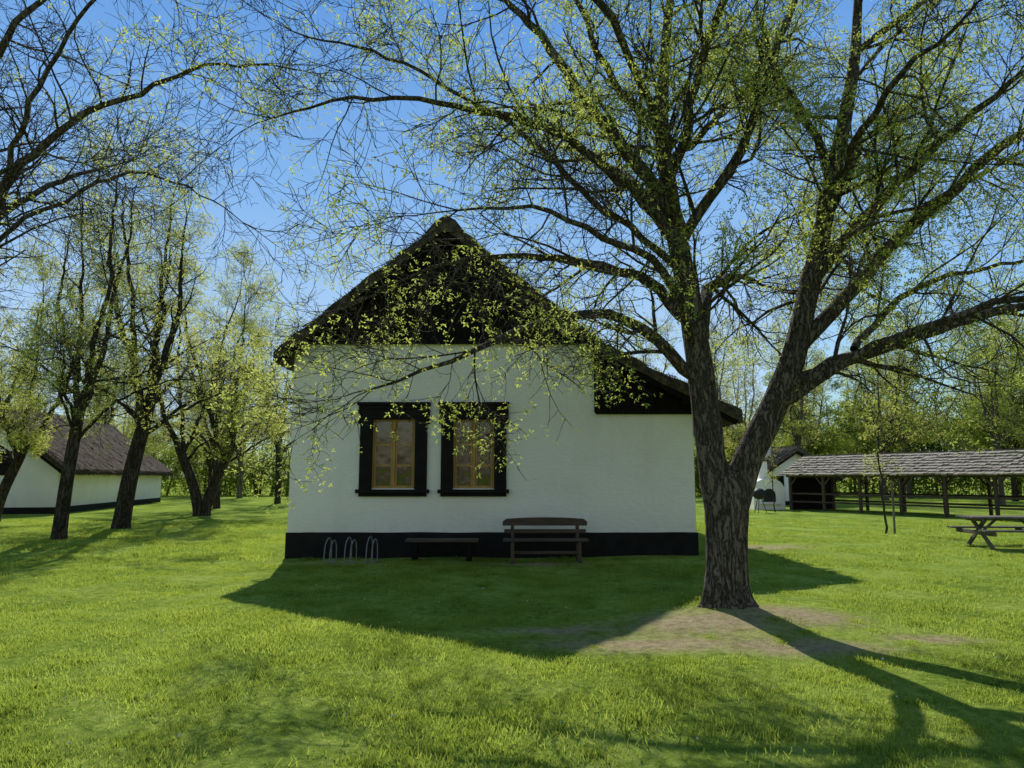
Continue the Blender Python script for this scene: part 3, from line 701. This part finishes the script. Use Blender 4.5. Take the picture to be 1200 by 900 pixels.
for wi,(a,b,c,d) in enumerate(W):
    n='window_%d_'%(wi+1)
    house.box(n+'surround_left',a-.16,a+.1,-.07,.032,c-.02,d+.0,BLACKPAINT); house.box(n+'surround_right',b-.1,b+.16,-.07,.032,c-.02,d,BLACKPAINT)
    house.box(n+'surround_head',a-.16,b+.16,-.073,.032,d-.06,d+.24,BLACKPAINT)
    house.box(n+'cornice',a-.23,b+.23,-.13,.02,d+.243,d+.31,BLACKPAINT,.012); house.box(n+'cornice_lower',a-.195,b+.195,-.10,.02,d+.16,d+.241,BLACKPAINT,.012)
    house.box(n+'ear_left',a-.21,a-.161,-.08,.02,d-.16,d+.158,BLACKPAINT); house.box(n+'ear_right',b+.161,b+.21,-.08,.02,d-.16,d+.158,BLACKPAINT)
    house.box(n+'sill',a-.22,b+.22,-.14,.032,c-.10,c-.022,BLACKPAINT,.012); house.box(n+'sill_apron',a-.16,b+.16,-.075,.02,c-.17,c-.102,BLACKPAINT)
    y0,y1=.035,.085; m=(a+b)/2; a2=a+.08; b2=b-.08; d2=d-.04; fw=.055
    house.box(n+'frame_l',a2,a2+fw,y0,y1,c,d2,OCHRE); house.box(n+'frame_r',b2-fw,b2,y0,y1,c,d2,OCHRE)
    house.box(n+'frame_t',a2+fw,b2-fw,y0,y1,d2-fw,d2,OCHRE); house.box(n+'frame_b',a2+fw,b2-fw,y0,y1,c,c+fw,OCHRE)
    house.box(n+'mullion',m-.03,m+.03,y0-.008,y1,c+fw,d2-fw,OCHRE)
    for si,(p,q) in enumerate([(a2+fw,m-.03),(m+.03,b2-fw)]):
        s0=.04
        house.box(n+'sash_l%d'%si,p+.003,p+s0,y0+.012,y1-.005,c+fw,d2-fw,OCHRE); house.box(n+'sash_r%d'%si,q-s0,q-.003,y0+.012,y1-.005,c+fw,d2-fw,OCHRE)
        for zi,zz in enumerate((c+fw+.43,c+fw+.87)):
            house.box(n+'muntin_%d%d'%(si,zi),p+s0,q-s0,y0+.010,y1-.008,zz-.022,zz+.022,OCHRE,.003)
        house.mesh(n+'glass_%d'%si,[(p+s0,y0+.03,c+fw),(q-s0,y0+.03,c+fw),(q-s0,y0+.03,d2-fw),(p+s0,y0+.03,d2-fw)],[(0,1,2,3)],GLASS)
    V=[];F=[];k=40
    for i in range(k+1):
        x=a+.03+(b-a-.06)*i/k; yy=.16+.018*math.sin(i*1.3)+.01*math.sin(i*.6)
        V+=[(x,yy,c),(x,yy,d)]
    F=[(2*i,2*i+2,2*i+3,2*i+1) for i in range(k) if not (15<i<24)]
    house.mesh(n+'curtain',V,F,CURTAIN,True)
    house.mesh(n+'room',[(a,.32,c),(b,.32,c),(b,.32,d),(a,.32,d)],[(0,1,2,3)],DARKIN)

# ------------------------------------------------------------------ benches and racks
g=Group('park_bench',(.67,14.45,gh(.67,14.45)))
for i,(y0,y1) in enumerate([(-.22,-.08),(-.065,.075),(.09,.21)]): g.box('seat_plank_%d'%i,-.85,.85,y0,y1,.42,.455,BENCHW,.01)
g.box('back_plank_low',-.83,.83,.245,.275,.55,.63,BENCHW,.01)
V=[];k=24
for i in range(k+1):
    x=-.86+1.72*i/k; top=.83+.035*(1-(x/.86)**2)-(.05 if i in(0,k) else 0); bot=.70
    V+=[(x,.25,bot),(x,.25,top),(x,.285,bot),(x,.285,top)]
F=[]
for i in range(k):
    q=4*i; F+=[(q,q+4,q+5,q+1),(q+2,q+3,q+7,q+6),(q+1,q+5,q+7,q+3),(q,q+2,q+6,q+4)]
F+=[(0,1,3,2),(4*k,4*k+2,4*k+3,4*k+1)]
g.mesh('backrest',V,F,BENCHW)
for i,x in enumerate((-.66,.66)):
    g.beam('leg_front_%d'%i,(x,-.2,-.03),(x,-.15,.415),.07,.09,BENCHW); g.beam('leg_back_%d'%i,(x,.13,-.03),(x,.33,.80),.07,.05,BENCHW)
    g.box('rail_%d'%i,x-.03,x+.03,-.2,.24,.36,.417,BENCHW)
g.box('stretcher',-.63,.63,-.02,.02,.16,.22,BENCHW)
g=Group('plank_bench',(-1.42,14.75,gh(-1.4,14.75)))
g.box('seat',-.74,.74,-.17,.17,.36,.42,BENCHW,.015)
for i,x in enumerate((-.55,.55)):
    g.box('leg_%d'%i,x-.05,x+.05,-.14,.14,-.03,.357,BLACKWOOD,.01)
g.box('stretcher',-.49,.49,-.02,.02,.15,.22,BLACKWOOD)

def rack(x,y,rot):
    g=Group('bicycle_rack',(x,y,gh(x,y)),rot)
    for nm,pts in [('loop',[(0,-.3,-.05),(0,-.27,.30),(0,-.20,.44),(0,-.06,.52),(.0,.04,.44),(0,.06,.3),(0,.06,-.05)]),('loop_inner',[(.09,-.24,-.05),(.09,-.21,.26),(.09,-.14,.40),(.09,-.02,.47),(.09,.08,.38),(.09,.1,.25),(.09,.1,-.05)])]:
        cu=bpy.data.curves.new(nm,'CURVE'); cu.dimensions='3D'; cu.bevel_depth=.011; cu.bevel_resolution=3
        sp=cu.splines.new('NURBS'); sp.points.add(len(pts)-1); sp.use_endpoint_u=True; sp.order_u=3
        for p,q in zip(sp.points,pts): p.co=(*q,1)
        cu.materials.append(STEEL); g.add(nm,cu)
    g.box('foot_bar',-.01,.1,-.02,.02,.0,.025,STEEL,.004)
for x in (-3.62,-3.22,-2.80): rack(x,14.45,math.radians(-10))

g=Group('picnic_table',(11.75,17.1,0),math.radians(-4))
for i in range(5): g.box('top_plank_%d'%i,-1.0,1.0,-.37+.15*i,-.235+.15*i,.70,.74,GREYW,.008)
for sgn,nm in ((-1,'front'),(1,'back')):
    for i in range(2):
        y=sgn*(.62+.14*i); g.box('bench_%s_%d'%(nm,i),-1.0,1.0,y-.063,y+.063,.42,.46,GREYW,.008)
for i,x in enumerate((-.7,.7)):
    g.beam('leg_a_%d'%i,(x,-.62,-.03),(x,.25,.695),.05,.09,GREYW); g.beam('leg_b_%d'%i,(x+.055,.62,-.03),(x+.055,-.25,.695),.05,.09,GREYW)
    g.box('crossbeam_%d'%i,x-.09,x-.035,-.8,.8,.32,.415,GREYW); g.box('top_batten_%d'%i,x-.09,x-.035,-.36,.36,.63,.697,GREYW)
    g.beam('brace_%d'%i,(x*.9,0,.36),(x*.35,0,.69),.05,.05,GREYW)

g=Group('barbecue_grill',(11.7,34.0,0))
V=[];F=[];sg=16
prof=[(.02,.62),(.2,.66),(.3,.78),(.32,.9),(.28,1.02),(.15,1.12),(.02,1.15)]
for (r,z) in prof:
    for k in range(sg): V.append((r*math.cos(k*2*math.pi/sg),r*math.sin(k*2*math.pi/sg),z))
for i in range(len(prof)-1):
    for k in range(sg): F.append((i*sg+k,i*sg+(k+1)%sg,(i+1)*sg+(k+1)%sg,(i+1)*sg+k))
g.mesh('bowl_and_lid',V,F,IRON,True)
for k in range(3):
    a=k*2.094; g.beam('leg_%d'%k,(.1*math.cos(a),.1*math.sin(a),.68),(.32*math.cos(a),.32*math.sin(a),-.02),.03,.03,IRON)

# ------------------------------------------------------------------ left thatched cottage
def cottage(name,loc,rot,w,L,wh,rh,pl=.3,ns=3000):
    g=Group(name,loc,rot); ov=.55
    sl=(rh-wh)/(w/2)
    V=[(-w,0,0),(0,0,0),(0,0,wh),(-w/2,0,rh-.12),(-w,0,wh),(-w,L,0),(0,L,0),(0,L,wh),(-w/2,L,rh-.12),(-w,L,wh)]
    F=[(0,1,2,3,4),(6,5,9,8,7),(1,6,7,2),(5,0,4,9)]
    g.mesh('walls',V,F,WHITE)
    g.box('plinth_front',-w-.03,.03,-.03,-.003,-.1,pl,BLACKPAINT); g.box('plinth_side',.003,.033,0,L,-.1,pl,BLACKPAINT)
    e=.22
    thatch(g,'thatched_roof',[(-w-ov,wh-ov*sl+e),(-w/2,rh+e),(ov,wh-ov*sl+e)],.26,-.5,L+.5,THATCH,ns,12)
    g.beam('barge_left',(-w-ov+.05,-.44,wh-ov*sl-.08),(-w/2,-.44,rh-.08),.05,.16,BLACKWOOD)
    g.beam('barge_right',(ov-.05,-.455,wh-ov*sl-.08),(-w/2,-.455,rh-.08),.05,.16,BLACKWOOD)
    return g
g=cottage('thatched_cottage',(-20.9,33,0),math.radians(10.6),7.0,16,2.25,4.95)
g.box('gable_window',-2.9,-2.0,-.06,-.004,1.75,2.85,BLACKPAINT)
g.box('gable_shutter_batten',-2.85,-2.05,-.085,-.062,2.2,2.28,BLACKWOOD)

# ------------------------------------------------------------------ long shingled shelter on the right
ang=math.atan2(-.875,.485)
g=Group('open_shelter',(15.6,37.5,0),ang)
LN=18.0; half=1.9; ez=1.78; rzz=2.75
V=[];F=[];rr=random.Random(4)
def shingles(sgn):
    rows=8
    sl=math.hypot(half,rzz-ez); dx=half/sl; dz=(rzz-ez)/sl
    for r in range(rows):
        a0=sl*r/rows-.05; a1=sl*(r+1)/rows+.07
        x=-.3
        while x<LN:
            w=rr.uniform(.12,.26); lift=rr.uniform(0,.04); j=rr.uniform(-.05,.05)
            a1j=a1+j
            def pt(a,xx,up): return (xx, sgn*(a*dx+up*dz), rzz-a*dz+up*dx)
            n=len(V)
            V.extend([pt(a0,x,.0),pt(a0,x+w-.012,.0),pt(a1j,x+w-.012,.055+lift),pt(a1j,x,.055+lift),
                      pt(a1j,x+w-.012,.005),pt(a1j,x,.005)])
            F.extend([(n,n+1,n+2,n+3),(n+3,n+2,n+4,n+5)])
            x+=w
shingles(-1); shingles(1)
g.mesh('shingle_roof',V,F,SHING)
for s_,nm in ((-1,'front'),(1,'back')):
    g.mesh('roof_deck_'+nm,[(-.25,0,rzz-.02),(LN,0,rzz-.02),(LN,s_*half,ez-.02),(-.25,s_*half,ez-.02)],[(0,1,2,3)],GREYW)
    g.box('eave_beam_'+nm,-.1,LN-.1,s_*(half-.25)-.06,s_*(half-.25)+.06,1.66,1.80,BENCHW)
    for k in range(10):
        x=.1+k*1.95; yy=s_*(half-.25)
        g.box('post_%s_%d'%(nm,k),x-.06,x+.06,yy-.06,yy+.06,-.1,1.657,BENCHW)
        if k<9:
            g.beam('knee_a_%s_%d'%(nm,k),(x+.08,yy,1.3),(x+.38,yy,1.65),.07,.07,BENCHW)
        if k>0: g.beam('knee_b_%s_%d'%(nm,k),(x-.08,yy,1.3),(x-.38,yy,1.65),.07,.07,BENCHW)
    for z in (.45,.85): g.box('rail_%s_%d'%(nm,int(z*100)),.2,LN-.3,s_*(half-.25)-.02,s_*(half-.25)+.02,z-.04,z+.04,BENCHW)
g.box('ridge_board',-.3,LN,-.06,.06,rzz+.005,rzz+.05,GREYW)
g.mesh('end_gable',[(.05,-half+.3,ez-.05),(.05,half-.3,ez-.05),(.05,0,rzz-.03)],[(0,1,2)],GREYW)
g.box('end_screen',.02,.08,-half+.35,half-.35,0,1.75,BLACKWOOD)

# whitewashed outdoor oven with arched mouth and chimney
g=Group('outdoor_oven',(13.25,37.6,0))
pr=[(-.8,-.05),(-.8,1.15),(-.62,1.42),(-.3,1.58),(.3,1.58),(.62,1.42),(.8,1.15),(.8,-.05)]
V=[(x,y,z) for y in (-.6,.8) for x,z in pr]; n=len(pr)
F=[(i,i+1,n+i+1,n+i) for i in range(n-1)]+[tuple(range(n)),tuple(range(2*n-1,n-1,-1))]
g.mesh('body',V,F,WHITE)
ar=[(-.33,.4)]+[(-.33*math.cos(t),.75+.33*math.sin(t)) for t in np.linspace(0,math.pi,11)]+[(.33,.4)]
g.mesh('arched_mouth',[(x,-.606,z) for x,z in ar],[tuple(range(len(ar)))],DARKIN)
g.box('hearth_shelf',-.5,.5,-.8,-.603,.3,.38,WHITE)
g.box('chimney_stack',-.22,.22,.1,.55,1.55,2.5,WHITE,.02); g.box('chimney_cap',-.28,.28,.05,.6,2.503,2.58,BLACKPAINT)
g=cottage('summer_kitchen',(19.3,43.5,0),math.radians(8),4.5,5.0,1.9,3.3,.25,600)
g.box('chimney',-3.4,-2.9,1.5,2.0,2.2,4.1,WHITE); g.box('chimney_cap',-3.46,-2.84,1.44,2.06,4.103,4.2,BLACKPAINT); g.box('door',-3.8,-3.0,-.06,-.035,.0,1.75,BLACKWOOD)

# ------------------------------------------------------------------ light, sky, camera
d=Vector((0.22*1.12,-1.12,-1.0)).normalized()
sun=bpy.data.lights.new('sun','SUN'); sun.energy=5.0; sun.angle=math.radians(.53); sun.color=(1.0,.95,.86)
so=bpy.data.objects.new('sun',sun); so.rotation_mode='QUATERNION'; so.rotation_quaternion=d.to_track_quat('-Z','Y'); so.location=(-5,30,30); link(so)
w=bpy.data.worlds.new('World'); scene.world=w; w.use_nodes=True
nt=w.node_tree; nt.nodes.clear()
sky=nt.nodes.new('ShaderNodeTexSky'); sky.sky_type='NISHITA'; sky.sun_disc=False
sky.sun_elevation=math.radians(41.1); sky.sun_rotation=math.radians(-12.4); sky.air_density=1.4; sky.dust_density=2.0; sky.ozone_density=1.0
tc=nt.nodes.new('ShaderNodeTexCoord')
dt=nt.nodes.new('ShaderNodeVectorMath'); dt.operation='DOT_PRODUCT'; dt.inputs[1].default_value=tuple(-d)
nt.links.new(tc.outputs['Generated'],dt.inputs[0])
mr=nt.nodes.new('ShaderNodeMapRange'); mr.interpolation_type='SMOOTHSTEP'; mr.inputs[1].default_value=-.1; mr.inputs[2].default_value=.5
nt.links.new(dt.outputs['Value'],mr.inputs[0])
mu=nt.nodes.new('ShaderNodeVectorMath'); mu.operation='MULTIPLY'; mu.inputs[1].default_value=(.40,.62,.9)
nt.links.new(sky.outputs[0],mu.inputs[0])
# clear-air ceiling on brightness, paler towards the horizon
sz=nt.nodes.new('ShaderNodeSeparateXYZ'); nt.links.new(tc.outputs['Generated'],sz.inputs[0])
cap=nt.nodes.new('ShaderNodeValToRGB'); e=cap.color_ramp.elements
e[0].position=0.0; e[0].color=(.62,.80,.98,1); e[1].position=.62; e[1].color=(.11,.31,.74,1)
x=e.new(.16); x.color=(.46,.68,.95,1); x=e.new(.36); x.color=(.25,.49,.88,1)
nt.links.new(sz.outputs[2],cap.inputs[0])
sc=nt.nodes.new('ShaderNodeVectorMath'); sc.operation='SCALE'; sc.inputs['Scale'].default_value=1/.15
nt.links.new(cap.outputs[0],sc.inputs[0])
mi=nt.nodes.new('ShaderNodeVectorMath'); mi.operation='MINIMUM'
nt.links.new(mu.outputs[0],mi.inputs[0]); nt.links.new(sc.outputs[0],mi.inputs[1])
mx=nt.nodes.new('ShaderNodeMixRGB'); nt.links.new(mr.outputs[0],mx.inputs[0]); nt.links.new(sky.outputs[0],mx.inputs[1]); nt.links.new(mi.outputs[0],mx.inputs[2])
bg=nt.nodes.new('ShaderNodeBackground'); bg.inputs[1].default_value=.15
wo=nt.nodes.new('ShaderNodeOutputWorld'); nt.links.new(mx.outputs[0],bg.inputs[0]); nt.links.new(bg.outputs[0],wo.inputs[0])
cam=bpy.data.cameras.new('camera'); cam.sensor_width=36; cam.lens=24.96; cam.clip_end=3000; cam.clip_start=.05
co=bpy.data.objects.new('camera',cam); co.location=(0,0,1.65); co.rotation_euler=(math.radians(97.5),0,0); link(co)
scene.camera=co
scene.view_settings.view_transform='Standard'; scene.view_settings.look='None'; scene.view_settings.exposure=0
